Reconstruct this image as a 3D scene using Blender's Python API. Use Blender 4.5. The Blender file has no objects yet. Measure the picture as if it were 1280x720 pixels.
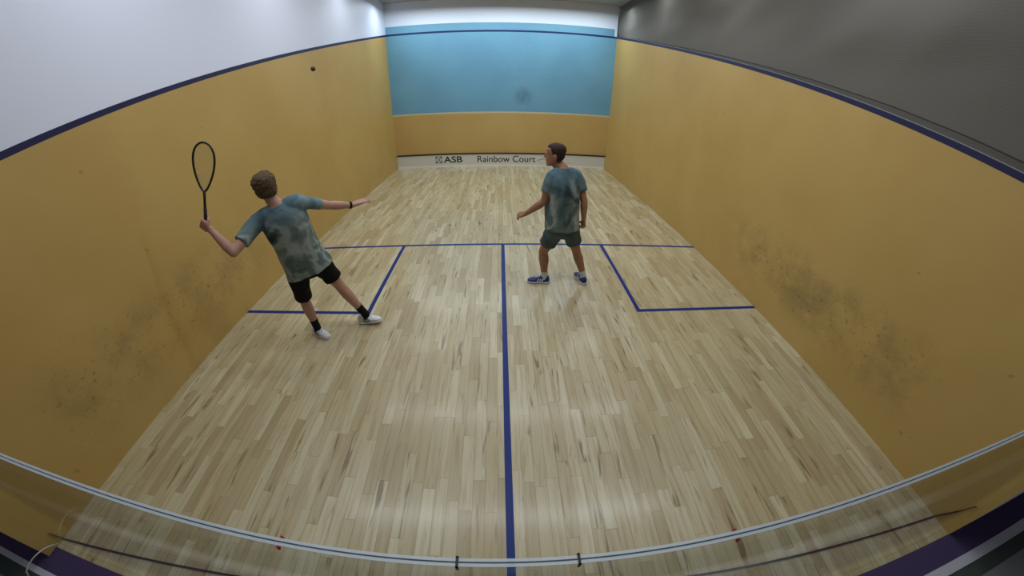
import bpy, bmesh, math, random
from mathutils import Vector, Matrix, noise
from math import sin, cos, pi, radians, sqrt
random.seed(7)
C = bpy.context.scene.collection
SC = bpy.context.scene

# ------------------------------------------------------------------ camera, world, lights, exposure
SC.view_settings.view_transform = 'Standard'
SC.view_settings.look = 'None'
SC.view_settings.gamma = 1.0
SC.view_settings.use_curve_mapping = False
SC.view_settings.exposure = 0.41

CAM = Vector((-0.03767, -0.48691, 2.18713))
PITCH, YAW, ROLL = 0.573739, -0.040569, 0.014613
K = (1.5234975, 0.1440086, -0.6345463, 0.2159914)      # theta(r), r in half-widths of the frame


def cam_axes():
    f = Vector((0, cos(PITCH), -sin(PITCH))); u = Vector((0, sin(PITCH), cos(PITCH))); r = Vector((1, 0, 0))
    r, u = r * cos(ROLL) + u * sin(ROLL), u * cos(ROLL) - r * sin(ROLL)
    Z = Matrix.Rotation(YAW, 3, 'Z')
    return Z @ r, Z @ f, Z @ u


cr, cf, cu = cam_axes()
cam_data = bpy.data.cameras.new('camera')
cam = bpy.data.objects.new('camera', cam_data)
C.objects.link(cam)
m3 = Matrix((cr, cu, -cf)).transposed()
cam.matrix_world = Matrix.Translation(CAM) @ m3.to_4x4()
cam_data.type = 'PANO'
cam_data.sensor_fit = 'HORIZONTAL'
cam_data.sensor_width = 36.0
cam_data.sensor_height = 20.25
cam_data.clip_start = 0.01
_pc = cam_data if hasattr(cam_data, 'panorama_type') else cam_data.cycles
_pc.panorama_type = 'FISHEYE_LENS_POLYNOMIAL'
_pc.fisheye_fov = radians(240)
_pc.fisheye_polynomial_k0 = 0.0
for _i, _k in enumerate(K):
    setattr(_pc, 'fisheye_polynomial_k%d' % (_i + 1), -_k / 18.0 ** (_i + 1))
SC.camera = cam

world = bpy.data.worlds.new('hall_light'); SC.world = world
world.use_nodes = True
bg = world.node_tree.nodes['Background']
bg.inputs[0].default_value = (0.75, 0.82, 1.0, 1)
bg.inputs[1].default_value = 0.05


def area(name, loc, sx, sy, power, col, rot=(0, 0, 0)):
    l = bpy.data.lights.new(name, 'AREA'); l.shape = 'RECTANGLE'; l.size = sx; l.size_y = sy
    l.energy = power; l.color = col
    o = bpy.data.objects.new(name, l); C.objects.link(o); o.location = loc; o.rotation_euler = rot
    return o


TUBE = (0.90, 0.95, 1.0)
COOL = (0.80, 0.93, 1.0)
ROWS = ((8.9, 25), (6.75, 13), (4.3, 17), (1.85, 21))
for _y, _p in ROWS:
    for _x in (-1.95, 0.1, 2.1):
        area('ceiling_tube_light', (_x, _y, 4.5), 1.95, 0.22, _p, COOL if _y > 8 else TUBE)
area('gallery_light', (0.0, -2.2, 3.6), 1.5, 0.4, 14, TUBE)

# ------------------------------------------------------------------ helpers


def mat(name, col=(0.5, 0.5, 0.5), rough=0.5, spec=0.5, metal=0.0):
    m = bpy.data.materials.new(name); m.use_nodes = True
    b = m.node_tree.nodes['Principled BSDF']
    b.inputs['Base Color'].default_value = (*col, 1); b.inputs['Roughness'].default_value = rough
    b.inputs['Specular IOR Level'].default_value = spec; b.inputs['Metallic'].default_value = metal
    return m


class NT:
    """small helper around a material node tree"""
    def __init__(s, m):
        s.t = m.node_tree; s.b = s.t.nodes['Principled BSDF']

    def n(s, kind, **kw):
        x = s.t.nodes.new(kind)
        for k, v in kw.items(): setattr(x, k, v)
        return x

    def l(s, a, b): s.t.links.new(a, b)

    def put(s, sock, v):
        if hasattr(v, 'is_output'): s.l(v, sock)
        elif isinstance(v, (tuple, list)) and sock.type == 'RGBA' and len(v) == 3: sock.default_value = (*v, 1)
        else: sock.default_value = v

    def math(s, op, a, b=None, c=None, clamp=False):
        x = s.n('ShaderNodeMath', operation=op, use_clamp=clamp)
        s.put(x.inputs[0], a)
        if b is not None: s.put(x.inputs[1], b)
        if c is not None: s.put(x.inputs[2], c)
        return x.outputs[0]

    def step(s, v, lo, hi):
        x = s.n('ShaderNodeMapRange', interpolation_type='SMOOTHSTEP'); s.put(x.inputs[0], v)
        x.inputs[1].default_value = lo; x.inputs[2].default_value = hi
        return x.outputs[0]

    def mix(s, f, a, b, mode='MIX'):
        x = s.n('ShaderNodeMix', data_type='RGBA', blend_type=mode)
        s.put(x.inputs[0], f); s.put(x.inputs[6], a); s.put(x.inputs[7], b)
        return x.outputs[2]

    def coords(s):
        tc = s.n('ShaderNodeTexCoord'); sp = s.n('ShaderNodeSeparateXYZ'); s.l(tc.outputs['Object'], sp.inputs[0])
        return tc.outputs['Object'], sp.outputs[0], sp.outputs[1], sp.outputs[2]

    def vec(s, x, y, z=0.0):
        c = s.n('ShaderNodeCombineXYZ')
        s.put(c.inputs[0], x); s.put(c.inputs[1], y); s.put(c.inputs[2], z)
        return c.outputs[0]

    def noise(s, v, scale=5, detail=3, rough=0.5, dist=0.0):
        x = s.n('ShaderNodeTexNoise'); s.l(v, x.inputs['Vector'])
        x.inputs['Scale'].default_value = scale; x.inputs['Detail'].default_value = detail
        x.inputs['Roughness'].default_value = rough; x.inputs['Distortion'].default_value = dist
        return x.outputs['Fac']

    def ramp(s, f, stops):
        x = s.n('ShaderNodeValToRGB'); s.put(x.inputs[0], f); e = x.color_ramp.elements
        while len(e) < len(stops): e.new(0.5)
        for i, (p, c) in enumerate(stops):
            e[i].position = p; e[i].color = (*c, 1)
        return x.outputs[0]

    def base(s, v): s.put(s.b.inputs['Base Color'], v)

    def bump(s, h, strength=0.2, dist=0.01):
        x = s.n('ShaderNodeBump'); x.inputs['Strength'].default_value = strength; x.inputs['Distance'].default_value = dist
        s.l(h, x.inputs['Height']); s.l(x.outputs[0], s.b.inputs['Normal'])


def obj(name, bm, m, parent=None, smooth=False):
    me = bpy.data.meshes.new(name)
    bmesh.ops.recalc_face_normals(bm, faces=bm.faces)
    bm.to_mesh(me); bm.free()
    return link(name, me, m, parent, smooth)


def link(name, me, m, parent=None, smooth=False):
    for x in (m if isinstance(m, (list, tuple)) else [m]): me.materials.append(x)
    if smooth: me.polygons.foreach_set('use_smooth', [True] * len(me.polygons))
    o = bpy.data.objects.new(name, me); C.objects.link(o)
    if parent:
        o.parent = parent
        o.matrix_parent_inverse = Matrix.Translation(-parent.location)
    return o


def tag(o, label, cat, group=None, kind=None):
    o['label'] = label; o['category'] = cat
    if group: o['group'] = group
    if kind: o['kind'] = kind
    return o


def structure(o, label=None):
    o['kind'] = 'structure'
    if label: o['label'] = label
    return o


def thing(name, label, cat, loc=(0, 0, 0), group=None):
    o = bpy.data.objects.new(name, None); C.objects.link(o); o.location = loc; o.empty_display_size = 0.1
    bpy.context.view_layer.update()
    return tag(o, label, cat, group)


def add_box(bm, lo, hi):
    v = [bm.verts.new((x, y, z)) for x in (lo[0], hi[0]) for y in (lo[1], hi[1]) for z in (lo[2], hi[2])]
    for f in ((0, 1, 3, 2), (4, 6, 7, 5), (0, 4, 5, 1), (2, 3, 7, 6), (0, 2, 6, 4), (1, 5, 7, 3)):
        bm.faces.new([v[i] for i in f])


def box(lo, hi):
    bm = bmesh.new(); add_box(bm, lo, hi); return bm


def add_prism(bm, pts, off):
    """closed polygon pts extruded by vector off"""
    a = [bm.verts.new(p) for p in pts]; b = [bm.verts.new(Vector(p) + Vector(off)) for p in pts]
    bm.faces.new(a); bm.faces.new(list(reversed(b)))
    for i in range(len(a)):
        j = (i + 1) % len(a); bm.faces.new((a[i], a[j], b[j], b[i]))


def add_loft(bm, rings, cap=True):
    """rings: lists of points of equal count"""
    R = [[bm.verts.new(p) for p in r] for r in rings]; n = len(R[0])
    for a, b in zip(R, R[1:]):
        for i in range(n):
            j = (i + 1) % n; bm.faces.new((a[i], a[j], b[j], b[i]))
    if cap:
        bm.faces.new(list(reversed(R[0]))); bm.faces.new(R[-1])
    return R


def ring(c, a, b, n=16, sq=2.0):
    """ellipse (superellipse power sq) of axis vectors a, b about c"""
    out = []
    for i in range(n):
        t = 2 * pi * i / n; x, y = cos(t), sin(t)
        x = math.copysign(abs(x) ** (2 / sq), x); y = math.copysign(abs(y) ** (2 / sq), y)
        out.append(Vector(c) + Vector(a) * x + Vector(b) * y)
    return out


def frame(d, up=Vector((0, 0, 1))):
    d = d.normalized()
    if abs(d.dot(up)) > 0.97: up = Vector((0, 1, 0))
    a = d.cross(up).normalized(); b = a.cross(d).normalized()
    return a, b


def add_tube(bm, pts, rad, n=8, round_ends=False, up=Vector((0, 0, 1)), closed=False):
    pts = [Vector(p) for p in pts]; R = []
    if not isinstance(rad, (list, tuple)): rad = [rad] * len(pts)
    N = len(pts); pa = None
    for i, p in enumerate(pts):
        if closed: d = pts[(i + 1) % N] - pts[i - 1]
        else: d = pts[min(i + 1, N - 1)] - pts[max(i - 1, 0)]
        if pa is None: a, b = frame(d, up)
        else:
            dn = d.normalized(); a = (pa - dn * pa.dot(dn)).normalized(); b = a.cross(dn).normalized()
        pa = a
        R.append(ring(p, a * rad[i], b * rad[i], n))
    if round_ends and not closed:
        def cap(i, sgn):
            d = (pts[1] - pts[0]) if i == 0 else (pts[-1] - pts[-2]); d = d.normalized() * sgn
            cen = pts[i]; r = rad[i]; out = []
            for th in (30, 60, 82):
                out.append([cen + (v - cen) * cos(radians(th)) + d * r * sin(radians(th)) for v in R[i]])
            return out
        c0 = cap(0, -1); c1 = cap(-1, 1)
        R = list(reversed(c0)) + R + c1
    if closed:
        V = [[bm.verts.new(p) for p in r] for r in R]
        for k in range(N):
            A = V[k]; B = V[(k + 1) % N]
            for i in range(n):
                bm.faces.new((A[i], A[(i + 1) % n], B[(i + 1) % n], B[i]))
    else:
        add_loft(bm, R)


def add_ell(bm, c, ax, ay, az, n=14):
    """ellipsoid with axis vectors"""
    c, ax, ay, az = map(Vector, (c, ax, ay, az)); R = []
    for k in range(1, n):
        t = pi * k / n
        R.append(ring(c - az * cos(t), ax * sin(t), ay * sin(t), n + 4))
    add_loft(bm, R)


def fuse(bm, voxel, smooth=4, factor=0.5):
    """one continuous closed surface out of overlapping closed shapes"""
    me = bpy.data.meshes.new('tmp'); bmesh.ops.recalc_face_normals(bm, faces=bm.faces); bm.to_mesh(me); bm.free()
    o = bpy.data.objects.new('tmp', me); C.objects.link(o)
    r = o.modifiers.new('r', 'REMESH'); r.mode = 'VOXEL'; r.voxel_size = voxel
    s = o.modifiers.new('s', 'SMOOTH'); s.iterations = smooth; s.factor = factor
    dg = bpy.context.evaluated_depsgraph_get()
    out = bpy.data.meshes.new_from_object(o.evaluated_get(dg))
    bpy.data.objects.remove(o); bpy.data.meshes.remove(me)
    return out


def wrinkle(me, amp, scale, seed, keep=None):
    off = Vector((seed * 7.3, seed * 3.1, seed * 1.7))
    nor = [v.normal.copy() for v in me.vertices]
    for v, nn in zip(me.vertices, nor):
        p = v.co
        h = noise.noise(Vector((p.x * scale[0], p.y * scale[1], p.z * scale[2])) + off)
        h += 0.5 * noise.noise(Vector((p.x * scale[0] * 2.1, p.y * scale[1] * 2.1, p.z * scale[2] * 2.1)) + off)
        a = amp * (keep(p) if keep else 1.0)
        v.co = p + nn * h * a
    me.update()


def sc(r, g, b):
    """sRGB 0-255 to linear"""
    return tuple(((c / 255) / 12.92 if c / 255 <= 0.04045 else ((c / 255 + 0.055) / 1.055) ** 2.4) for c in (r, g, b))


# ------------------------------------------------------------------ room materials
HW, YB, YF, ZC = 3.2, -0.468, 9.75, 4.70        # half width, back end, front wall, ceiling
OUT0, OUTK = 2.128, 0.17666                      # side-wall out line: z = OUT0 + OUTK*y
ORANGE = sc(206, 158, 84)
NAVY = sc(26, 28, 72)


def floor_material():
    m = mat('maple_floor', rough=0.34, spec=0.42); T = NT(m)
    co, x, y, z = T.coords()
    W = 0.082
    u = T.math('DIVIDE', T.math('ADD', x, 20.0), W); iu = T.math('FLOOR', u)
    wn = T.n('ShaderNodeTexWhiteNoise', noise_dimensions='1D'); T.l(iu, wn.inputs['W'])
    ln = T.math('MULTIPLY_ADD', wn.outputs['Value'], 0.26, 0.46)
    wn2 = T.n('ShaderNodeTexWhiteNoise', noise_dimensions='1D'); T.l(T.math('ADD', iu, 311.7), wn2.inputs['W'])
    v = T.math('DIVIDE', T.math('MULTIPLY_ADD', wn2.outputs['Value'], 3.0, T.math('ADD', y, 20.0)), ln); iv = T.math('FLOOR', v)
    cell = T.n('ShaderNodeTexWhiteNoise', noise_dimensions='2D'); T.l(T.vec(iu, iv), cell.inputs['Vector'])
    rnd = cell.outputs['Value']
    sp = T.n('ShaderNodeSeparateColor'); T.l(cell.outputs['Color'], sp.inputs[0])
    r2, r3 = sp.outputs[1], sp.outputs[2]
    board = T.ramp(rnd, [(0.0, sc(170, 155, 120)), (0.3, sc(184, 171, 135)), (0.62, sc(191, 180, 146)), (0.85, sc(202, 193, 162)), (1.0, sc(178, 162, 124))])
    # grain, different on every board
    g = T.noise(T.vec(T.math('MULTIPLY', x, 34.0), T.math('MULTIPLY_ADD', r2, 31.0, T.math('MULTIPLY', y, 2.2)), T.math('MULTIPLY', rnd, 57.0)), 1.0, 4, 0.6, 0.4)
    grain = T.mix(T.math('MULTIPLY', T.step(g, 0.42, 0.72), 0.6), board, sc(158, 132, 92))
    # dark heartwood streaks on some boards
    s = T.noise(T.vec(T.math('MULTIPLY', x, 26.0), T.math('MULTIPLY_ADD', r3, 43.0, T.math('MULTIPLY', y, 2.6)), T.math('MULTIPLY', r2, 91.0)), 1.0, 2, 0.55, 0.6)
    st = T.math('MULTIPLY', T.step(s, 0.57, 0.70), T.step(r3, 0.40, 0.70))
    wood = T.mix(T.math('MULTIPLY', st, 0.72), grain, sc(104, 84, 54))
    # joints
    fu = T.math('FRACT', u); fv = T.math('FRACT', v)
    eu = T.math('MINIMUM', fu, T.math('SUBTRACT', 1.0, fu)); ev = T.math('MULTIPLY', T.math('MINIMUM', fv, T.math('SUBTRACT', 1.0, fv)), 8.0)
    gap = T.math('SUBTRACT', 1.0, T.step(T.math('MINIMUM', eu, ev), 0.006, 0.045))
    gap = T.math('MULTIPLY', gap, T.math('MULTIPLY_ADD', r2, 0.45, 0.12))
    wood = T.mix(gap, wood, sc(92, 72, 46))
    # worn scuffs with a shape of their own
    w = T.noise(co, 1.3, 5, 0.6)
    wood = T.mix(T.math('MULTIPLY', T.step(w, 0.56, 0.75), 0.22), wood, sc(160, 148, 122))
    T.base(wood)
    T.put(T.b.inputs['Roughness'], T.math('MULTIPLY_ADD', g, 0.16, 0.27))
    T.b.inputs['Coat Weight'].default_value = 0.25; T.b.inputs['Coat Roughness'].default_value = 0.16
    return m


def scuffs(T, y, z, y0, y1, zc, zs, seed):
    """ball marks: a cloudy band with dark specks"""
    n = T.noise(T.vec(T.math('ADD', T.math('MULTIPLY', y, 1.0), seed), z, seed), 2.6, 5, 0.65)
    by = T.math('MULTIPLY', T.step(y, y0, y0 + 0.5), T.math('SUBTRACT', 1.0, T.step(y, y1 - 1.1, y1)))
    dz = T.math('ABSOLUTE', T.math('DIVIDE', T.math('SUBTRACT', z, zc), zs))
    bz = T.math('SUBTRACT', 1.0, T.step(dz, 0.15, 1.0))
    band = T.math('MULTIPLY', by, bz)
    cloud = T.math('MULTIPLY', T.step(n, 0.36, 0.7), band)
    sp = T.noise(T.vec(T.math('ADD', y, seed), T.math('MULTIPLY', z, 1.3), 4.0), 17, 4, 0.7)
    specks = T.math('MULTIPLY', T.step(sp, 0.585, 0.66), T.math('MULTIPLY_ADD', band, 0.9, 0.0))
    few = T.noise(T.vec(T.math('ADD', y, seed * 2), z, 9.0), 9, 2, 0.5)
    stray = T.math('MULTIPLY', T.step(few, 0.735, 0.76), 0.5)
    return cloud, T.math('MAXIMUM', specks, stray)


def orange_paint(T, co, y, z, seed, y0, y1, zc, zs, cw):
    n = T.noise(co, 0.9, 4, 0.55)
    c = T.mix(T.step(n, 0.3, 0.7), sc(190, 160, 96), sc(184, 152, 88))
    cloud, specks = scuffs(T, y, z, y0, y1, zc, zs, seed)
    c = T.mix(T.math('MULTIPLY', cloud, cw), c, sc(112, 96, 66))
    return T.mix(T.math('MULTIPLY', specks, 0.6), c, sc(78, 60, 38))


def side_material(name, seed, y0, y1, zc, zs, cw, above):
    m = mat(name, rough=0.5, spec=0.35); T = NT(m)
    co, x, y, z = T.coords()
    h = T.math('SUBTRACT', z, T.math('MULTIPLY_ADD', y, OUTK, OUT0))   # height over the out line's middle
    low = orange_paint(T, co, y, z, seed, y0, y1, zc, zs, cw)
    c = T.mix(T.math('GREATER_THAN', h, 0.024), low, above)
    c = T.mix(T.math('LESS_THAN', T.math('ABSOLUTE', h), 0.024), c, NAVY)
    T.base(c)
    T.bump(T.noise(co, 38, 3, 0.5), 0.12, 0.004)
    return m


def front_material():
    m = mat('front_wall_paint', rough=0.45, spec=0.35); T = NT(m)
    co, x, y, z = T.coords()
    n = T.noise(co, 1.1, 4, 0.5)
    org = T.mix(T.step(n, 0.3, 0.7), sc(192, 162, 102), sc(186, 155, 95))
    blue = T.mix(T.step(n, 0.3, 0.7), sc(110, 162, 190), sc(104, 155, 184))
    # dark worn patch on the blue
    dx = T.math('SUBTRACT', x, 0.62); dz = T.math('SUBTRACT', z, 2.07)
    d = T.math('SQRT', T.math('ADD', T.math('MULTIPLY', dx, dx), T.math('MULTIPLY', dz, dz)))
    patch = T.math('MULTIPLY', T.math('SUBTRACT', 1.0, T.step(d, 0.05, 0.36)), T.math('MULTIPLY_ADD', T.noise(co, 9, 4, 0.6), 1.1, -0.1))
    blue = T.mix(T.math('MULTIPLY', patch, 0.85), blue, sc(58, 84, 92))
    ch = T.noise(T.vec(x, 3.0, z), 7, 4, 0.7)
    near = T.math('LESS_THAN', T.math('ABSOLUTE', dx), 0.5)
    blue = T.mix(T.math('MULTIPLY', T.math('MULTIPLY', T.step(ch, 0.655, 0.68), near), 0.6), blue, sc(205, 220, 226))
    c = T.mix(T.math('GREATER_THAN', z, 1.60), org, blue)
    c = T.mix(T.math('LESS_THAN', T.math('ABSOLUTE', T.math('SUBTRACT', z, 1.605)), 0.022), c, sc(196, 190, 160))
    white = sc(220, 227, 242)
    c = T.mix(T.math('GREATER_THAN', z, 4.075), c, white)
    edge = T.math('MULTIPLY', T.math('GREATER_THAN', x, 3.13), T.math('GREATER_THAN', z, 3.86))
    c = T.mix(edge, c, white)
    c = T.mix(T.math('LESS_THAN', T.math('ABSOLUTE', T.math('SUBTRACT', z, 3.85)), 0.026), c, sc(20, 40, 92))
    T.base(c)
    T.bump(T.noise(co, 38, 3, 0.5), 0.1, 0.004)
    return m


WHITE = mat('white_paint', sc(222, 227, 246), 0.6, 0.3)
M_floor = floor_material()
M_line = mat('blue_line_paint', sc(4, 40, 116), 0.42, 0.25)
M_navy = mat('navy_paint', NAVY, 0.4, 0.4)
M_ceil = mat('ceiling_paint', sc(168, 168, 166), 0.8, 0.2)
M_left = side_material('left_wall_paint', 3.0, 0.0, 3.6, 0.62, 0.55, 0.36, sc(222, 227, 246))
M_right = side_material('right_wall_paint', 11.0, 0.15, 3.7, 0.62, 0.50, 0.50, sc(130, 132, 134))
M_front = front_material()

# ------------------------------------------------------------------ room
fl = structure(obj('floor', box((-HW, YB - .02, -0.08), (HW, YF, 0.0)), M_floor))


def line_strip(name, x0, x1, y0, y1):
    obj(name, box((x0, y0, -0.002), (x1, y1, 0.0015)), M_line, fl)


SL, BL, BX, LW = 4.126, 2.40, 1.533, 0.05
line_strip('short_line', -HW, HW, SL - LW / 2, SL + LW / 2)
line_strip('half_court_line', -LW / 2, LW / 2, YB, SL - LW / 2)
for s in (-1, 1):
    line_strip('service_box_line', min(s * (BX - LW / 2), s * HW), max(s * (BX - LW / 2), s * HW), BL - LW / 2, BL + LW / 2)
    line_strip('service_box_line', s * BX - LW / 2, s * BX + LW / 2, BL + LW / 2, SL - LW / 2)


def zout(y): return OUT0 + OUTK * y


structure(obj('wall_left', box((-HW - 0.22, YB, -0.08), (-HW, YF + 0.2, ZC)), M_left))
structure(obj('wall_front', box((-HW, YF, -0.08), (HW, YF + 0.2, ZC)), M_front))
bm = bmesh.new()
add_prism(bm, [(HW, YB - .02, -0.08), (HW, YF + 0.2, -0.08), (HW, YF + 0.2, zout(YF + 0.2) + 0.03), (HW, YB - .02, zout(YB) + 0.03)], (0.22, 0, 0))
structure(obj('wall_right', bm, M_right))
structure(obj('ceiling', box((-HW - 0.22, -4.0, ZC), (6.2, YF + 0.2, ZC + 0.1)), M_ceil))
# the hall beyond the netting
structure(obj('wall_beyond', box((6.0, YB, -0.08), (6.2, YF + 0.2, ZC)), mat('dim_wall_paint', sc(120, 120, 118), 0.7)))
# gallery behind the glass
M_purple = mat('purple_carpet', sc(62, 52, 90), 0.95, 0.1)
T = NT(M_purple); co, x, y, z = T.coords(); T.base(T.mix(T.noise(co, 160, 3, 0.7), sc(62, 56, 96), sc(90, 72, 104)))
M_green = mat('dark_green_carpet', sc(60, 70, 64), 0.95, 0.1)
T = NT(M_green); co, x, y, z = T.coords(); T.base(T.mix(T.noise(co, 120, 3, 0.7), sc(50, 62, 56), sc(88, 94, 90)))
TW = math.atan((-0.495 + 0.40) / 6.4)


def skew(o):
    return o


def slab(name, y0l, y0r, y1l, y1r, z0, z1, m, xw=6.0):
    """long floor strip whose near and far edges are given at x = -3.2 and x = 3.2"""
    def yy(l, r, x): return l + (r - l) * (x + 3.2) / 6.4
    b = bmesh.new()
    add_prism(b, [(-xw, yy(y0l, y0r, -xw), z0), (xw, yy(y0l, y0r, xw), z0), (xw, yy(y1l, y1r, xw), z0), (-xw, yy(y1l, y1r, -xw), z0)], (0, 0, z1 - z0))
    return obj(name, b, m)


structure(slab('trim_1', -0.40, -0.485, -0.55, -0.64, -0.06, 0.004, M_purple))
structure(slab('trim_2', -0.55, -0.64, -0.59, -0.705, -0.06, 0.008, mat('white_edging', sc(196, 196, 204), 0.5)))
structure(slab('trim_3', -0.59, -0.705, -0.69, -0.80, -0.06, 0.002, M_green))
structure(slab('floor_gallery', -0.69, -0.80, -4.0, -4.0, -0.06, 0.0, mat('grey_gallery_floor', sc(128, 130, 132), 0.8)))

# ------------------------------------------------------------------ glass back wall
M_glass = bpy.data.materials.new('clear_glass'); M_glass.use_nodes = True
t = M_glass.node_tree; t.nodes.clear()
o_ = t.nodes.new('ShaderNodeOutputMaterial'); mx = t.nodes.new('ShaderNodeMixShader'); fr = t.nodes.new('ShaderNodeFresnel')
tr = t.nodes.new('ShaderNodeBsdfTransparent'); gl = t.nodes.new('ShaderNodeBsdfGlossy')
fr.inputs['IOR'].default_value = 1.45; tr.inputs[0].default_value = (0.96, 0.975, 0.97, 1); gl.inputs['Roughness'].default_value = 0.02
fm = t.nodes.new('ShaderNodeMath'); fm.operation = 'MULTIPLY'; fm.inputs[1].default_value = 0.24; t.links.new(fr.outputs[0], fm.inputs[0]); t.links.new(fm.outputs[0], mx.inputs[0]); t.links.new(tr.outputs[0], mx.inputs[1]); t.links.new(gl.outputs[0], mx.inputs[2]); t.links.new(mx.outputs[0], o_.inputs[0])

GD, GT = 0.08, 0.0078                     # distance camera - glass, glass thickness
GY, GZ = CAM.y + GD, CAM.z - GD * 4.55   # glass plane, top edge


def gy(x): return GY - 0.012 * x        # the pane runs a hair out of square


def gz(x): return GZ + 0.004 * x


bm = bmesh.new()
HWg = HW - 0.004
add_prism(bm, [(-HWg, gy(-HWg) - GT / 2, 0.004), (HWg, gy(HWg) - GT / 2, 0.004), (HWg, gy(HWg) - GT / 2, gz(HWg)), (-HWg, gy(-HWg) - GT / 2, gz(-HWg))], (0, GT, 0))
glass = obj('wall_back', bm, M_glass)
structure(glass)
M_edge = bpy.data.materials.new('polished_glass_edge'); M_edge.use_nodes = True
t = M_edge.node_tree; t.nodes.clear()
o_ = t.nodes.new('ShaderNodeOutputMaterial'); m1 = t.nodes.new('ShaderNodeMixShader'); m2 = t.nodes.new('ShaderNodeMixShader')
tr = t.nodes.new('ShaderNodeBsdfTransparent'); gl = t.nodes.new('ShaderNodeBsdfGlossy'); df = t.nodes.new('ShaderNodeBsdfDiffuse')
gl.inputs['Roughness'].default_value = 0.5; gl.inputs[0].default_value = (*sc(236, 242, 248), 1); df.inputs[0].default_value = (*sc(225, 235, 244), 1)  # white diffuse share paints in the ceiling light reflected by the edge
m1.inputs[0].default_value = 0.6; m2.inputs[0].default_value = 0.38
t.links.new(df.outputs[0], m1.inputs[1]); t.links.new(gl.outputs[0], m1.inputs[2])
t.links.new(m1.outputs[0], m2.inputs[1]); t.links.new(tr.outputs[0], m2.inputs[2]); t.links.new(m2.outputs[0], o_.inputs[0])
M_core = mat('glass_edge_core', sc(70, 90, 104), 0.2, 0.6)
for nm, a, b_, mm in (('glass_edge_bevel', -GT / 2, -0.0008, M_edge), ('glass_edge_core', -0.0008, 0.0008, M_core), ('glass_edge_bevel', 0.0008, GT / 2, M_edge)):
    bm = bmesh.new()
    add_prism(bm, [(-HWg, gy(-HWg) + a, gz(-HWg)), (HWg, gy(HWg) + a, gz(HWg)), (HWg, gy(HWg) + b_, gz(HWg)), (-HWg, gy(-HWg) + b_, gz(-HWg))], (0, 0, 0.0015))
    obj(nm, bm, mm, glass)

# ------------------------------------------------------------------ tin along the foot of the front wall
tin = thing('tin', 'long white tin board with black lettering along the foot of the front wall', 'tin board', (0, YF, 0))
M_tin = mat('white_tin_paint', sc(206, 206, 200), 0.4)
TY = YF - 0.03
bm = box((-HW + 0.005, TY, 0.0), (HW - 0.005, YF, 0.375))
obj('board', bm, M_tin, tin)
bm = box((-HW + 0.005, TY - 0.006, 0.0), (HW - 0.005, TY, 0.055)); obj('kick_strip', bm, mat('bright_white_paint', sc(226, 226, 220), 0.4), tin)
bm = box((-HW + 0.005, TY - 0.012, 0.375), (HW - 0.005, YF, 0.412)); tr_ = obj('top_rail', bm, mat('black_paint', sc(36, 28, 34), 0.5), tin)
tr_['label'] = 'thin black rail along the top of the board'
M_ink = mat('black_lettering', sc(38, 38, 40), 0.6)


def text(name, body, x0, x1, z0, h, bold=0.0, stretch=True):
    cu_ = bpy.data.curves.new('t', 'FONT'); cu_.body = body; cu_.size = 1.0; cu_.offset = bold; cu_.extrude = 0.0
    o = bpy.data.objects.new('t', cu_); C.objects.link(o)
    dg = bpy.context.evaluated_depsgraph_get()
    me = bpy.data.meshes.new_from_object(o.evaluated_get(dg)); bpy.data.objects.remove(o)
    xs = [v.co.x for v in me.vertices]; ys = [v.co.y for v in me.vertices]
    lo, hi = min(xs), max(xs); yl, yh = min(ys), max(ys)
    for v in me.vertices:
        X = x0 + (v.co.x - lo) / (hi - lo) * (x1 - x0); Z = z0 + (v.co.y - yl) / (yh - yl) * h
        v.co = (X, TY - 0.0025, Z)
    return link(name, me, M_ink, tin)


text('lettering', 'ASB', -1.745, -1.18, 0.13, 0.195, 0.018)
text('lettering', 'Rainbow Court', -0.72, 1.03, 0.13, 0.195, 0.006)
bm = bmesh.new()                          # square emblem of four corners around a cross
ex, ez, s = -1.895, 0.228, 0.1


def quad(pts):
    add_prism(bm, [(ex + a * s, TY - 0.003, ez + b * s) for a, b in pts], (0, 0.002, 0))


for q in range(4):
    def rt(p, q=q):
        for _ in range(q): p = (-p[1], p[0])
        return p
    quad([rt(p) for p in ((0.18, 0.74), (1, 0.74), (1, 1), (0.18, 1))])
    quad([rt(p) for p in ((0.74, 0.18), (1, 0.18), (1, 0.74), (0.74, 0.74))])
    quad([rt(p) for p in ((0.1, 0.0), (0.52, 0.36), (0.36, 0.52), (0.0, 0.1))])
obj('emblem', bm, M_ink, tin)
bm = bmesh.new()
pts = [(1.10, .175), (1.2, .215), (1.3, .235), (1.42, .235), (1.5, .22)]
add_prism(bm, [(a, TY - 0.003, b) for a, b in pts] + [(a, TY - 0.003, b + 0.022) for a, b in reversed(pts)], (0, 0.002, 0))
obj('grey_swoosh', bm, mat('grey_lettering', sc(128, 128, 132), 0.6), tin)
bm = bmesh.new()
pts = [(1.62, .15), (1.75, .165), (1.9, .16), (2.05, .14), (2.14, .12)]
add_prism(bm, [(a, TY - 0.003, b) for a, b in pts] + [(a, TY - 0.003, b + 0.02) for a, b in reversed(pts)], (0, 0.002, 0))
obj('pink_swoosh', bm, mat('pink_lettering', sc(205, 170, 166), 0.6), tin)

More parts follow.
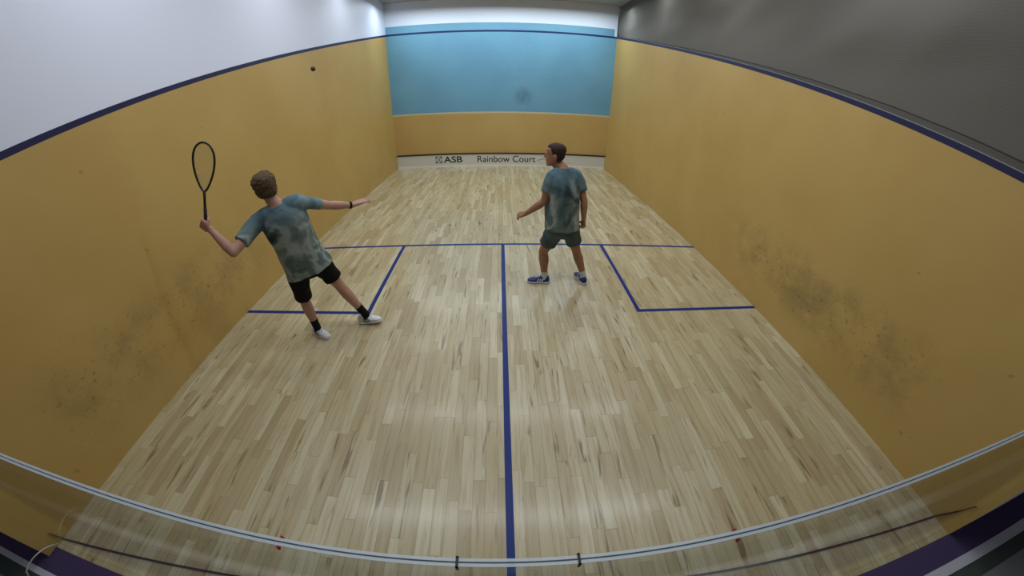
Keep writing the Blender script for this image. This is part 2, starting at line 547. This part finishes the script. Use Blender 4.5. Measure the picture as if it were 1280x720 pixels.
# ------------------------------------------------------------------ netting above the right wall
M_net = mat('grey_netting', sc(116, 113, 107), 0.9, 0.1); T = NT(M_net)
co, x, y, z = T.coords()
wy = T.math('FRACT', T.math('MULTIPLY', y, 80.0)); wz = T.math('FRACT', T.math('MULTIPLY', z, 80.0))
hole = T.math('MULTIPLY', T.math('GREATER_THAN', wy, 0.30), T.math('GREATER_THAN', wz, 0.30))
T.put(T.b.inputs['Alpha'], T.math('SUBTRACT', 1.0, T.math('MULTIPLY', hole, 0.26)))
net = thing('court_netting', 'big grey mesh netting hung above the orange wall with the netting', 'netting', (HW + 0.05, 4.6, 2.4))
net['label'] = 'large grey mesh netting hung above the orange wall opposite the racket player'
bm = bmesh.new(); NY, NZ = 90, 26; G = []
for i in range(NY + 1):
    yv = YB + (YF - 0.005 - YB) * i / NY; z0 = zout(yv) + 0.035; row = []
    for j in range(NZ + 1):
        tt = j / NZ; zv = z0 + (ZC - z0 - 0.002) * tt
        sag = 0.10 * noise.noise(Vector((yv * 0.55, zv * 1.1, 2.0))) + 0.04 * noise.noise(Vector((yv * 1.6 + zv, zv * 2.4, 5.0)))
        row.append(bm.verts.new((HW + 0.05 + sag * sin(pi * min(1, tt * 1.4)) * 0.9, yv, zv)))
    G.append(row)
for i in range(NY):
    for j in range(NZ):
        bm.faces.new((G[i][j], G[i + 1][j], G[i + 1][j + 1], G[i][j + 1]))
obj('mesh_sheet', bm, M_net, net, True)
bm = bmesh.new()
add_tube(bm, [(HW + 0.012, yv, zout(yv) + 0.040 + 0.045 * max(0, min(1, (7.5 - yv) / 6.5)) + 0.006 * noise.noise(Vector((yv * 2, 0, 0)))) for yv in [YB + (YF - YB) * k / 60 for k in range(61)]], 0.006, 6)
c_ = obj('hem_cord', bm, mat('brown_cord', sc(58, 48, 38), 0.8), net, True); c_['label'] = 'thin brown hem cord'
# steel bar and bracket seen through the netting
rail = thing('steel_batten', 'pale narrow batten with a dark bracket seen through the grey netting', 'batten', (3.62, 2.55, 3.32))
obj('bar', box((3.6, 1.95, 3.30), (3.66, 3.15, 3.33)), mat('pale_metal', sc(170, 165, 155), 0.5), rail)
for yv in (2.1, 3.0): obj('hanger', box((3.625, yv - .008, 3.33), (3.635, yv + .008, ZC)), M_navy, rail)
bm = bmesh.new(); add_ell(bm, (3.63, 2.5, 3.27), (0.04, 0, 0), (0, 0.10, 0), (0, 0, 0.035))
obj('bracket', bm, mat('dark_bracket', sc(30, 28, 26), 0.6), rail, True)

# ------------------------------------------------------------------ people
SKIN1 = mat('fair_skin', sc(196, 140, 114), 0.5, 0.35); SKIN2 = mat('darker_skin', sc(158, 112, 88), 0.5, 0.35)  # the second skin has a darker base colour
for m_, a_, b_ in ((SKIN1, sc(168, 126, 108), sc(186, 144, 124)), (SKIN2, sc(148, 104, 80), sc(170, 124, 98))):
    T = NT(m_); co, x, y, z = T.coords(); T.base(T.mix(T.noise(co, 14, 4, 0.6), a_, b_))
EYE = mat('eye_white', sc(214, 208, 200), 0.3); IRIS = mat('dark_iris', sc(40, 34, 30), 0.2)
LIP1 = mat('lips', sc(146, 94, 82), 0.5)


def shirt_material(name, seed, zs):
    m = mat(name, rough=0.85, spec=0.15); T = NT(m)
    co, x, y, z = T.coords()
    p = T.vec(T.math('ADD', x, seed), T.math('ADD', y, seed * 0.7), T.math('MULTIPLY', z, 0.85))
    n = T.noise(p, 3.6, 4, 0.5, 0.6)
    c = T.ramp(n, [(0.34, sc(46, 62, 66)), (0.42, sc(86, 104, 104)), (0.49, sc(110, 122, 116)), (0.57, sc(160, 168, 164)), (0.66, sc(92, 114, 120))])
    n2 = T.noise(T.vec(T.math('ADD', x, seed * 1.9), y, z), 5.5, 3, 0.55, 0.8)
    c = T.mix(T.math('MULTIPLY', T.step(n2, 0.55, 0.68), 0.75), c, sc(48, 64, 70))
    top = T.math('MULTIPLY', T.step(z, zs - 0.22, zs), T.math('ADD', T.noise(p, 4.5, 2), 0.08, clamp=True))
    c = T.mix(top, c, sc(88, 122, 138))
    T.base(c)
    T.bump(T.noise(co, 60, 3, 0.6), 0.15, 0.004)
    return m


def pale(v): return Vector(v)


HEAD = ((0.00, 0.026, 0.020, 0.066), (0.05, 0.043, 0.042, 0.050), (0.13, 0.056, 0.066, 0.028), (0.26, 0.064, 0.083, 0.012), (0.40, 0.069, 0.092, 0.004),
        (0.54, 0.072, 0.096, 0.0), (0.68, 0.076, 0.101, -0.002), (0.80, 0.073, 0.097, -0.005), (0.89, 0.060, 0.080, -0.008), (0.96, 0.036, 0.050, -0.008), (1.0, 0.010, 0.014, -0.008))


class Head:
    def __init__(s, chin_c, fwd, up, scale=1.0):
        s.up = Vector(up).normalized(); f = Vector(fwd); s.f = (f - s.up * f.dot(s.up)).normalized(); s.r = s.f.cross(s.up).normalized()
        s.H = 0.232 * scale; s.k = scale; s.o = Vector(chin_c)

    def p(s, x, y, t): return s.o + s.r * x * s.k + s.f * y * s.k + s.up * t * s.H

    def add(s, bm):
        add_loft(bm, [ring(s.p(0, yc, t), s.r * w * s.k, s.f * d * s.k, 22, 2.2) for t, w, d, yc in HEAD])
        k = s.k
        add_loft(bm, [ring(s.p(0, .094, .56), s.r * .008 * k, s.f * .010 * k, 8), ring(s.p(0, .103, .47), s.r * .011 * k, s.f * .014 * k, 8), ring(s.p(0, .106, .41), s.r * .017 * k, s.f * .019 * k, 8), ring(s.p(0, .100, .375), s.r * .014 * k, s.f * .012 * k, 8)])
        for sx in (-1, 1):
            add_ell(bm, s.p(sx * .074, -.004, .47), (s.r * sx + s.f * -.5) * .016 * k, s.f * .018 * k + s.r * sx * .008 * k, s.up * .032 * k, 10)
            add_ell(bm, s.p(sx * .030, .083, .61), s.r * .026 * k, s.f * .013 * k, s.up * .009 * k, 8)   # brow
            add_ell(bm, s.p(sx * .042, .056, .40), s.r * .022 * k, s.f * .022 * k, s.up * .026 * k, 8)   # cheek
        for t, w in ((.285, .022), (.245, .019)):
            add_ell(bm, s.p(0, .088, t), s.r * w * k, s.f * .012 * k, s.up * .007 * k, 8)

    def eyes(s, bm, i_white, i_iris):
        for sx in (-1, 1):
            for idx, rr, yy in ((i_white, .0112, .0785), (i_iris, .0070, .0842)):
                n0 = len(bm.faces)
                add_ell(bm, s.p(sx * (.031 if idx == i_white else .0305), yy, .54), s.r * rr * s.k, s.f * rr * s.k, s.up * rr * .8 * s.k, 10)
                bm.faces.ensure_lookup_table()
                for f in bm.faces[n0:]: f.material_index = idx; f.smooth = True

    def hair(s, thick, seed, front=.80, lumps=0.35):
        """cap of hair standing off the skull, thinning to nothing at the hairline"""
        bm = bmesh.new(); R = []
        n = 40
        for k in range(29):
            t = .16 + .84 * k / 28
            for (a, b) in zip(HEAD, HEAD[1:]):
                if a[0] <= t <= b[0]:
                    u = (t - a[0]) / (b[0] - a[0]); w, d, yc = (a[i] + (b[i] - a[i]) * u for i in (1, 2, 3)); break
            row = []
            for q in ring((0, 0, 0), (w, 0, 0), (0, d, 0), n, 2.2):
                an = math.atan2(q.x, q.y)          # 0 = face
                aa = abs(an) / pi
                line = front if aa < .28 else (front - (aa - .28) / .16 * (front - .50) if aa < .44 else (.50 if aa < .52 else max(.20, .50 - (aa - .52) / .18 * .30)))
                hgt = max(0.0, min(1.0, (t - line) / .10))
                g = thick * (hgt if hgt > 0 else -.6) * (1 + .75 * max(0, (t - .6)))
                if hgt > 0: g *= 1 + lumps * noise.noise(Vector((q.x * 45 + seed, q.y * 45, t * 11)))
                rr = sqrt(q.x ** 2 + q.y ** 2) + 1e-6
                row.append(s.p(q.x * (1 + g / max(rr, .03)), yc + q.y * (1 + g / max(rr, .03)), t + (g * .9 / .232 * max(0, (t - .72) / .28))))
            R.append(row)
        add_loft(bm, R)
        return bm


def hand(bm, wrist, d, nrm, thumb, curl, k=1.0, spread=0.0):
    """wrist point, direction along the hand, palm normal (palm faces it), side of the thumb; curl per joint in degrees"""
    d = Vector(d).normalized(); nrm = Vector(nrm); nrm = (nrm - d * nrm.dot(d)).normalized()
    tb = d.cross(nrm).normalized()
    if tb.dot(Vector(thumb)) < 0: tb = -tb
    w = Vector(wrist)
    add_loft(bm, [ring(w + d * a * k, tb * b * k, nrm * c * k, 12, 2.6) for a, b, c in ((-.012, .026, .020), (.015, .030, .019), (.045, .040, .016), (.078, .043, .014), (.092, .040, .010))])
    L = ((.034, .024, .020), (.038, .027, .021), (.036, .025, .021), (.028, .020, .018))
    for i, off in enumerate((.031, .0105, -.0105, -.031)):
        p = w + d * .082 * k + tb * off * k; pts = [w + d * .05 * k + tb * off * .9 * k, p]; rad = [.009 * k, .0092 * k]
        ang = 0; dd = d
        fan = tb * (off * spread * 8)
        for j, l in enumerate(L[i]):
            ang += curl[j] if isinstance(curl, (list, tuple)) else curl
            v = (d * cos(radians(ang)) + nrm * sin(radians(ang)) + fan).normalized()
            p = p + v * l * k; pts.append(p); rad.append((.0088, .0082, .0072)[j] * k)
        add_tube(bm, pts, rad, 8, True)
    c0 = curl[0] if isinstance(curl, (list, tuple)) else curl
    q = w + d * .028 * k + tb * .024 * k
    a1 = (d * .62 + tb * .78 + nrm * (.15 + c0 / 160)).normalized(); a2 = (d * .80 + tb * (.55 - c0 / 110) + nrm * (.15 + c0 / 90)).normalized(); a3 = (d * .75 + tb * (.3 - c0 / 70) + nrm * (.2 + c0 / 70)).normalized()
    pts = [q, q + a1 * .036 * k, q + a1 * .036 * k + a2 * .030 * k, q + a1 * .036 * k + a2 * .030 * k + a3 * .024 * k]
    add_tube(bm, pts, [.014 * k, .0112 * k, .0098 * k, .0082 * k], 8, True)


def limb(bm, pts, rad, n=14):
    """tapered limb through joints; pts with in-between bulges"""
    add_tube(bm, pts, rad, n, True)


def lerp(a, b, t): return Vector(a) + (Vector(b) - Vector(a)) * t


def leg_pts(h, k, a):
    return [h, lerp(h, k, .3), lerp(h, k, .7), k, lerp(k, a, .12), lerp(k, a, .32), lerp(k, a, .65), a]


def shoe(name, heel, toe_dir, up, parent, m_up, m_sole, k=1.0, stripes=None, laces=None, pitch=0.0):
    f = Vector(toe_dir).normalized(); u = Vector((0, 0, 1)); f = (f - u * f.dot(u)).normalized()
    f, u = f * cos(pitch) + u * sin(pitch), u * cos(pitch) - f * sin(pitch)
    r = f.cross(u).normalized(); o = Vector(heel)
    P = lambda y, x, z: o + f * y * k + r * x * k + u * z * k
    # (along, half width, height of top)
    prof = ((-.012, .022, .060), (.0, .034, .098), (.03, .042, .112), (.07, .044, .116), (.10, .044, .104), (.14, .046, .084), (.18, .048, .068), (.22, .046, .057), (.25, .038, .047), (.272, .022, .036))
    bm = bmesh.new()
    add_loft(bm, [[P(y, cos(t) * w * (1 if sin(t) < .3 else (1 - .35 * (sin(t) - .3))), .014 + (h - .014) * (.5 + .5 * max(-1, min(1, sin(t) * 1.15)))) for t in [2 * pi * i / 18 for i in range(18)]] for y, w, h in prof])
    sh_ = link(name, fuse(bm, .006, 3), m_up, parent, True)
    bm = bmesh.new()
    add_loft(bm, [[P(y, cos(t) * (w + .004), .012 + (.012 + (.006 if y < .06 else 0)) * max(-1, min(1, sin(t) * 1.6))) for t in [2 * pi * i / 16 for i in range(16)]] for y, w, h in prof])
    obj('sole', bm, m_sole, sh_, True)
    if stripes:
        for sx in (-1, 1):
            for i in range(3):
                y0 = .085 + i * .028
                bm = bmesh.new()
                pts = [P(y0, sx * .0455, .026), P(y0 + .012, sx * .0455, .026), P(y0 - .008, sx * (.0415), .072), P(y0 - .020, sx * (.0412), .072)]
                add_prism(bm, pts, r * sx * .003 * k)
                obj('side_stripe', bm, stripes, sh_)
    if laces:
        for i in range(4):
            y0 = .098 + i * .021
            bm = bmesh.new()
            h = .108 - (.038 * (i + .6) / 4)
            add_tube(bm, [P(y0, -.024, h - .012), P(y0 + .002, -.012, h), P(y0 + .002, .012, h), P(y0, .024, h - .012)], .0035 * k, 6)
            obj('lace', bm, laces, sh_, True)
    return sh_


def person(name, label, J, skin, prm):
    """J: joints in world space"""
    V = {k: Vector(v) for k, v in J.items()}
    pel, neck = V['pel'], V['neck']; sp = neck - pel
    rh = (V['rh'] - V['lh']).normalized(); rs = (V['rs'] - V['ls']).normalized()
    W, bl = prm['w'], prm.get('belly', 0)

    def tor(s, w, d, lift=0.0, shift=0.0, sq=2.4, n=28):
        r = lerp(rh, rs, max(0, min(1, (s - .1) / .75))).normalized()
        fw = Vector((0, 0, 1)).cross(r).normalized() if sp.z > 0 else r
        fw = sp.cross(r).normalized()
        c = pel + sp * s + fw * shift
        return ring(c, r * w, fw * d, n, sq)
    bm = bmesh.new()
    add_loft(bm, [tor(s, w * W, d, 0, sh) for s, w, d, sh in ((-.16, .13, .095, 0), (-.05, .168, .118, 0), (.10, .168, .115, 0), (.32, .15, .105 + bl, bl * .5), (.55, .165, .112 + bl * .4, 0), (.75, .175, .108, 0), (.88, .15, .085, -.005), (.96, .085, .065, -.008), (1.02, .055, .055, -.005))])
    hd = Head(V['chin'], prm['face'], prm['hup'], prm.get('hs', 1.0))
    hd.add(bm)
    base = lerp(neck, hd.p(0, -.012, .22), .0)
    add_tube(bm, [neck - sp * .08, neck, hd.p(0, -.015, .10), hd.p(0, -.012, .34)], [.066, .058, .054, .052], 16)
    for s in 'lr':
        sh_, el, wr = V[s + 's'], V[s + 'e'], V[s + 'w']
        inn = lerp(sh_, neck, .35) - sp * .03
        add_tube(bm, [inn, sh_, lerp(sh_, el, .25), lerp(sh_, el, .6), el], [.050, .054, .051, .046, .038], 14, True)
        add_tube(bm, [el, lerp(el, wr, .22), lerp(el, wr, .55), lerp(el, wr, .85), wr], [.038, .043, .037, .029, .026], 14, True)
        hx = prm['hand_' + s]
        hand(bm, wr + (wr - el).normalized() * .004, hx['d'], hx['n'], hx['t'], hx['curl'], prm.get('hk', 1.0), hx.get('spread', 0))
        h, k, a = V[s + 'h'], V[s + 'k'], V[s + 'a']
        lg = prm.get('lg', 1.0)
        add_tube(bm, leg_pts(h, k, a), [x * lg for x in (.088, .084, .064, .052, .053, .057, .044, .034)], 16, True)
        # calf bulge behind the shank
        back = (lerp(h, a, .5) - k); back = back - (a - k).normalized() * back.dot((a - k).normalized())
        bk = back.normalized() * .018 if back.length > .01 else Vector(prm['back']) * .018
        add_ell(bm, lerp(k, a, .30) + bk, frame(a - k)[0] * .044 * lg, frame(a - k)[1] * .044 * lg, (a - k).normalized() * .12, 12)
        add_ell(bm, Vector((a.x, a.y, a.z * .40)) + Vector(prm['foot_' + s]).normalized() * .045, Vector(prm['foot_' + s]).normalized() * .075, frame(Vector(prm['foot_' + s]))[0] * .026, Vector((0, 0, .016)), 10)
        add_tube(bm, [a, Vector((a.x, a.y, a.z * .5))], [.034, .03], 10, True)
    me = fuse(bm, .0052, 3, .5)
    me.materials.clear()
    b2 = bmesh.new(); b2.from_mesh(me)
    for f in b2.faces: f.material_index = 0; f.smooth = True
    hd.eyes(b2, 1, 2)
    # lips take their own colour on the same surface
    for f in b2.faces:
        if f.material_index == 0:
            c = f.calc_center_median() - hd.o
            x, y, tt = c.dot(hd.r) / hd.k, c.dot(hd.f) / hd.k, c.dot(hd.up) / hd.H
            if y > .07 and (x / .025) ** 2 + ((tt - .265) / .040) ** 2 < 1: f.material_index = 3
    me2 = bpy.data.meshes.new(name); b2.to_mesh(me2); b2.free()
    zmin = Vector((pel.x, pel.y, 0))
    for v in me2.vertices: v.co -= zmin
    o = bpy.data.objects.new(name, me2); C.objects.link(o); o.location = zmin
    for x in (skin, EYE, IRIS, LIP1): me2.materials.append(x)
    bpy.context.view_layer.update()
    tag(o, label, 'person')
    # ---- shirt
    bm = bmesh.new()
    hem = prm.get('hem', -.17); hw = prm.get('hemw', .205)
    add_loft(bm, [tor(s, w * W, d, 0, sh, 2.5) for s, w, d, sh in ((hem, hw, .150, 0), (hem + .03, hw, .150, 0), (.05, .200, .148, 0), (.32, .186, .138 + bl, bl * .5), (.55, .190, .136 + bl * .4, 0), (.75, .196, .126, 0), (.87, .170, .104, -.004), (.955, .105, .082, -.006), (1.0, .070, .070, -.006))])
    for s in 'lr':
        sh_, el = V[s + 's'], V[s + 'e']
        L = prm.get('sleeve', .62)
        sw_ = prm.get('sleevew_' + s, 1.0)
        add_tube(bm, [lerp(sh_, neck, .85) - sp * .06, lerp(sh_, neck, .5) - sp * .015, lerp(sh_, neck, .12), lerp(sh_, el, .2), lerp(sh_, el, L * .75), lerp(sh_, el, L)], [.062, .070, .073, .070 * sw_, .066 * sw_, .067 * sw_], 18)
    me = fuse(bm, .0085, 5)
    me.materials.clear()
    zs = neck.z
    wrinkle(me, .013, (8, 8, 4.5), prm['seed'], lambda p: .35 + .65 * max(0, min(1, (zs - .18 - p.z) / .3)))
    link('shirt', me, prm['shirt'], o, True)
    bm = bmesh.new()
    rr = tor(.995, .070, .068, 0, -.006, 2.0, 30)
    add_tube(bm, rr, .007, 8, closed=True)
    obj('collar', bm, prm['shirt'], o.children[0], True)
    # ---- shorts
    bm = bmesh.new()
    add_loft(bm, [tor(s, w * W, d) for s, w, d in ((-.17, .135, .120), (-.10, .182, .136), (.02, .186, .136), (.16, .172, .124))])
    for s in 'lr':
        sl = prm.get('shorts_' + s, prm['shorts'])
        h, k, a = V[s + 'h'], V[s + 'k'], V[s + 'a']
        end = lerp(h, k, sl) if sl <= 1 else lerp(k, a, sl - 1)
        add_tube(bm, [lerp(h, k, -.05), lerp(h, k, .25), lerp(h, end, .7), end], [.098, .104, prm['sw'], prm['sw'] + .004], 20)
    me = fuse(bm, .0085, 4); me.materials.clear()
    wrinkle(me, .007, (8, 8, 5), prm['seed'] + 3)
    link('shorts', me, prm['shorts_m'], o, True)
    # ---- hair
    hb = hd.hair(prm['hair'], prm['seed'], prm.get('front', .8), prm.get('lumps', .35))
    obj('hair', hb, prm['hair_m'], o, True)
    # ---- socks and shoes
    for s in 'lr':
        k, a = V[s + 'k'], V[s + 'a']; up_ = lerp(a, k, prm['sock'])
        bm = bmesh.new()
        add_tube(bm, [a + Vector((0, 0, -.05)), a, lerp(a, up_, .5), up_], [.042, .041, .041, .044], 18)
        me = fuse(bm, .006, 2); me.materials.clear(); wrinkle(me, .003, (20, 20, 40), 2)
        link('sock', me, prm['sock_m'], o, True)
        fd = Vector(prm['foot_' + s]).normalized()
        hl = Vector((a.x, a.y, 0)) - fd * prm.get('heel', .055) + Vector((0, 0, prm.get('lift_' + s, 0.0)))
        shoe('shoe', hl, fd, None, o, prm['shoe_m'], prm['sole_m'], prm.get('fk', 1.0), prm.get('stripes'), prm.get('laces'), prm.get('pitch_' + s, 0.0))
    return o, hd


BLK = mat('black_fabric', sc(22, 22, 24), 0.85, 0.15)
H1 = mat('brown_hair', sc(84, 66, 46), 0.75, 0.25); H2 = mat('dark_brown_hair', sc(52, 38, 32), 0.7, 0.25)
for m_, a_, b_ in ((H1, sc(64, 49, 34), sc(104, 84, 58)), (H2, sc(40, 29, 25), sc(66, 48, 40))):
    T = NT(m_); co, x, y, z = T.coords(); n_ = T.noise(T.vec(T.math('MULTIPLY', x, 3.0), T.math('MULTIPLY', y, 3.0), z), 40, 3, 0.6)
    T.base(T.mix(T.step(n_, .35, .65), a_, b_)); T.bump(n_, .6, .01)
WSHOE = mat('white_shoe_leather', sc(214, 216, 218), 0.5); WSOLE = mat('white_rubber', sc(228, 228, 226), 0.5)
BSHOE = mat('royal_blue_shoe_mesh', sc(34, 46, 120), 0.6); DSOLE = mat('white_blue_sole', sc(206, 208, 214), 0.5)
WSOCK = mat('white_sock_knit', sc(206, 206, 204), 0.9, 0.1)
DARKL = mat('dark_laces', sc(54, 60, 70), 0.7); WSTR = mat('white_stripe', sc(228, 230, 234), 0.5)
SH1 = shirt_material('marbled_teal_shirt', 2.3, 1.45); SH2 = shirt_material('marbled_grey_blue_shirt', 8.1, 1.40)
GSH = mat('grey_green_shorts', sc(88, 102, 106), 0.85, 0.15)
T = NT(GSH); co, x, y, z = T.coords(); T.base(T.mix(T.step(T.noise(co, 5, 3, 0.5), .35, .7), sc(66, 80, 84), sc(90, 102, 104)))

p1, hd1 = person('person', 'person in teal marbled shirt and black shorts swinging a racket, arms spread', dict(
    pel=(-1.800, 1.975, .875), neck=(-1.850, 1.885, 1.475), chin=(-1.905, 1.915, 1.493),
    ls=(-2.050, 1.805, 1.350), rs=(-1.672, 1.975, 1.448), le=(-2.120, 1.530, 1.228), lw=(-2.277, 1.550, 1.418),
    re=(-1.545, 2.190, 1.335), rw=(-1.405, 2.350, 1.273),
    lh=(-1.890, 1.930, .845), rh=(-1.715, 2.030, .878), lk=(-1.985, 2.000, .455), rk=(-1.635, 2.130, .560), la=(-1.975, 2.020, .105), ra=(-1.480, 2.225, .115)),
    SKIN1, dict(w=1.02, seed=1, face=(-.45, .85, .16), hup=(-.12, -.10, 1), hs=1.0, hair=.020, lumps=.5, hair_m=H1,
                hand_l=dict(d=(-.75, 0, .65), n=(0, 1, 0), t=(.65, 0, .75), curl=(58, 82, 55)),
                hand_r=dict(d=(.62, .62, .1), n=(0.1, .3, -1), t=(-.6, .7, 0), curl=(8, 10, 8), spread=.25), hk=1.1,
                foot_l=(1, -.45, 0), foot_r=(1, .02, 0), back=(-1, 0, 0), shirt=SH1, shorts=.88, shorts_r=.74, sw=.088, heel=.085, fk=.92, sleevew_r=.76, hemw=.225, shorts_m=BLK, sock=.30, sock_m=BLK,
                shoe_m=WSHOE, sole_m=WSOLE, laces=DARKL, stripes=DARKL, pitch_r=.12, lift_r=.004, hem=-.10, sleeve=.66))
p2, hd2 = person('person', 'person in grey-blue marbled shirt and grey shorts standing beside the half-court line, hands empty', dict(
    pel=(.650, 2.900, .800), neck=(.600, 2.900, 1.452), chin=(.522, 2.915, 1.468),
    ls=(.480, 2.830, 1.362), rs=(.790, 3.000, 1.340), le=(.415, 2.830, 1.105), lw=(.235, 2.900, .945),
    re=(.868, 2.930, 1.090), rw=(.878, 2.900, .895),
    lh=(.560, 2.860, .770), rh=(.740, 2.950, .760), lk=(.462, 2.985, .450), rk=(.868, 3.050, .440), la=(.500, 3.020, .105), ra=(.990, 3.015, .105)),
    SKIN2, dict(w=1.02, belly=.02, seed=5, face=(-.96, .22, -.05), hup=(-.03, 0, 1), hs=.98, hair=.009, lumps=.2, front=.84, hair_m=H2,
                hand_l=dict(d=(-.85, .35, -.30), n=(.2, .6, -.8), t=(-.3, .6, .8), curl=(34, 40, 30)),
                hand_r=dict(d=(.02, -.05, -1), n=(-.8, -.4, 0), t=(-.4, .9, 0), curl=(60, 75, 50)), hk=.95,
                foot_l=(-1, .12, 0), foot_r=(-.22, .9, 0), back=(.6, -.8, 0), shirt=SH2, shorts=.60, sw=.095, shorts_m=GSH, sock=.20, sock_m=WSOCK,
                shoe_m=BSHOE, sole_m=DSOLE, stripes=WSTR, laces=WSTR, hem=-.04, sleeve=.60, fk=.96, lg=1.05))
# wristband on the outstretched arm
bm = bmesh.new()
_e, _w = Vector((-1.545, 2.190, 1.335)), Vector((-1.405, 2.350, 1.273)); _d = (_w - _e).normalized()
add_tube(bm, [lerp(_e, _w, .90) - _d * .010, lerp(_e, _w, .90), lerp(_e, _w, .90) + _d * .010], [.0325, .0335, .0325], 18)
obj('wristband', bm, BLK, p1, True)

# ------------------------------------------------------------------ racket
G0 = Vector((-2.334, 1.578, 1.467))                       # in the fist
TIP = Vector((-2.185, 1.678, 2.054)); AX = (TIP - G0).normalized()
BUTT = G0 - AX * .055
RX = Vector((.80, .12, 0)); RX = (RX - AX * RX.dot(AX)).normalized(); RN = AX.cross(RX)
rk = thing('squash_racket', 'black teardrop squash racket held upright in the raised fist', 'racket', BUTT)
M_rk = mat('black_racket_frame', sc(30, 22, 24), 0.35)
Lr = (TIP - BUTT).length
P = lambda a, x: BUTT + AX * a + RX * x


def head_pt(t):
    """teardrop outline, t 0..1 round from the throat"""
    th = 2 * pi * t
    s = (1 - cos(th)) / 2                                # 0 throat .. 1 tip
    wd = .105 * sin(th) * (0.46 + .66 * s ** .8)
    return Lr * .46 + (Lr * .54) * s, wd


bm = bmesh.new(); add_tube(bm, [P(*head_pt(i / 48)) for i in range(48)], .0085, 8, closed=True)
obj('frame', bm, M_rk, rk, True)
bm = bmesh.new(); add_tube(bm, [P(Lr * .22, 0), P(Lr * .38, 0), P(Lr * .47, 0)], [.0105, .010, .012], 10)
obj('shaft', bm, M_rk, rk, True)
bm = bmesh.new(); add_tube(bm, [P(-.005, 0), P(0, 0), P(Lr * .12, 0), P(Lr * .27, 0)], [.017, .0165, .0145, .0125], 12)
obj('grip', bm, mat('black_grip_tape', sc(26, 24, 26), 0.9), rk, True)
bm = bmesh.new()


def width_at(a):
    s = (a - Lr * .46) / (Lr * .54)
    if s <= 0 or s >= 1: return 0
    th = math.acos(1 - 2 * s); return .105 * sin(th) * (0.46 + .66 * s ** .8)


for i in range(1, 24):
    a = Lr * .46 + Lr * .54 * i / 24; w = width_at(a)
    if w > .01: add_tube(bm, [P(a, -w), P(a, w)], .0007, 4)
for i in range(-9, 10):
    x = i * .011; aa = [Lr * .46 + Lr * .54 * k / 200 for k in range(1, 200)]
    ok = [a for a in aa if width_at(a) > abs(x)]
    if ok: add_tube(bm, [P(ok[0], x), P(ok[-1], x)], .0007, 4)
st_ = obj('strings', bm, mat('pale_string', sc(176, 156, 118), 0.5), rk)

# ------------------------------------------------------------------ ball in the air
M_ball = mat('dark_rubber', sc(72, 54, 32), 0.7)
bm = bmesh.new(); add_ell(bm, (0, 0, 0), (.021, 0, 0), (0, .021, 0), (0, 0, .021), 14)


def cam_ray(u, v):
    x, y = u - 640, -(v - 360); rr = sqrt(x * x + y * y); r = rr / 640
    th = sum(k * r ** (i + 1) for i, k in enumerate(K))
    return cf * cos(th) + (cr * x + cu * y) / rr * sin(th)


bm_o = obj('squash_ball', bm, M_ball, None, True); bm_o.location = (-1.62, 2.48, 2.48)
tag(bm_o, 'small dark squash ball in the air before the orange wall, under its blue out line', 'ball')

# ------------------------------------------------------------------ fittings on and by the glass
M_clip = mat('dark_steel_clip', sc(74, 78, 84), 0.4, 0.5, 0.6)
M_red = mat('red_tape', sc(168, 34, 44), 0.6)


def edge_x(slope): return CAM.x + slope * (CAM.z - GZ) * -1


def on_edge(x): return Vector((x, gy(x), gz(x)))


for xx, lab in ((-.083, 'small steel clip on the glass edge on the racket player’s side of the half-court line'), (.034, 'small steel clip on the glass edge on the netted side of the half-court line')):
    bm = bmesh.new(); p = on_edge(xx); w = .0012
    for sgn in (-1, 1):
        y0, y1 = sorted((p.y + sgn * .0042, p.y + sgn * .0056))
        add_box(bm, (xx - w, y0, p.z - .008), (xx + w, y1, p.z + .003))
    add_box(bm, (xx - w, p.y - .0056, p.z + .0016), (xx + w, p.y + .0056, p.z + .003))
    tag(obj('glass_clip', bm, M_clip), lab, 'clip', 'steel clips on the glass edge')
for xx, lab in ((-.272, 'red tape mark straddling the glass edge below the racket player'), (.208, 'red tape mark straddling the glass edge towards the netted side')):
    bm = bmesh.new(); p = on_edge(xx); w = .0010
    for sgn in (-1, 1):
        y0, y1 = sorted((p.y + sgn * .0040, p.y + sgn * .0066))
        add_box(bm, (xx - w, y0, p.z - .006), (xx + w, y1, p.z + .0006))
    tag(obj('tape_mark', bm, M_red), lab, 'tape mark', 'red tape marks on the glass edge')
# thin dark line along the foot of the glass, rising in both corners
pts = []
for i in range(41):
    xx = -3.185 + 6.37 * i / 40
    pts.append((xx, -.15 - .19 * (abs(xx) / 3.2) ** 1.25, .007))
pts = [(-3.187, -.352, .12)] + pts + [(3.187, -.36, .08), (3.186, -.395, .2), (3.185, -.425, .33)]
bm = bmesh.new(); add_tube(bm, pts, .006, 6, up=Vector((0, 1, 0)))
tag(obj('dark_line', bm, mat('black_line', sc(40, 32, 24), 0.6)), 'thin dark line on the court floor along the foot of the glass', 'cable')
bm = bmesh.new()
add_tube(bm, [(-3.167, -0.383, 0.03), (-3.15, -0.409, 0.075), (-3.143, -0.444, 0.11), (-3.138, -0.484, 0.13), (-3.164, -0.52, 0.12), (-3.188, -0.562, 0.1), (-3.182, -0.599, 0.09), (-3.1919999999999997, -0.639, 0.014)], .005, 8, up=Vector((0, 1, 0)))
tag(obj('white_cable', bm, mat('white_cable_sheath', sc(206, 204, 206), 0.5), None, True), 'short white cable looping over the purple strip behind the glass', 'cable')
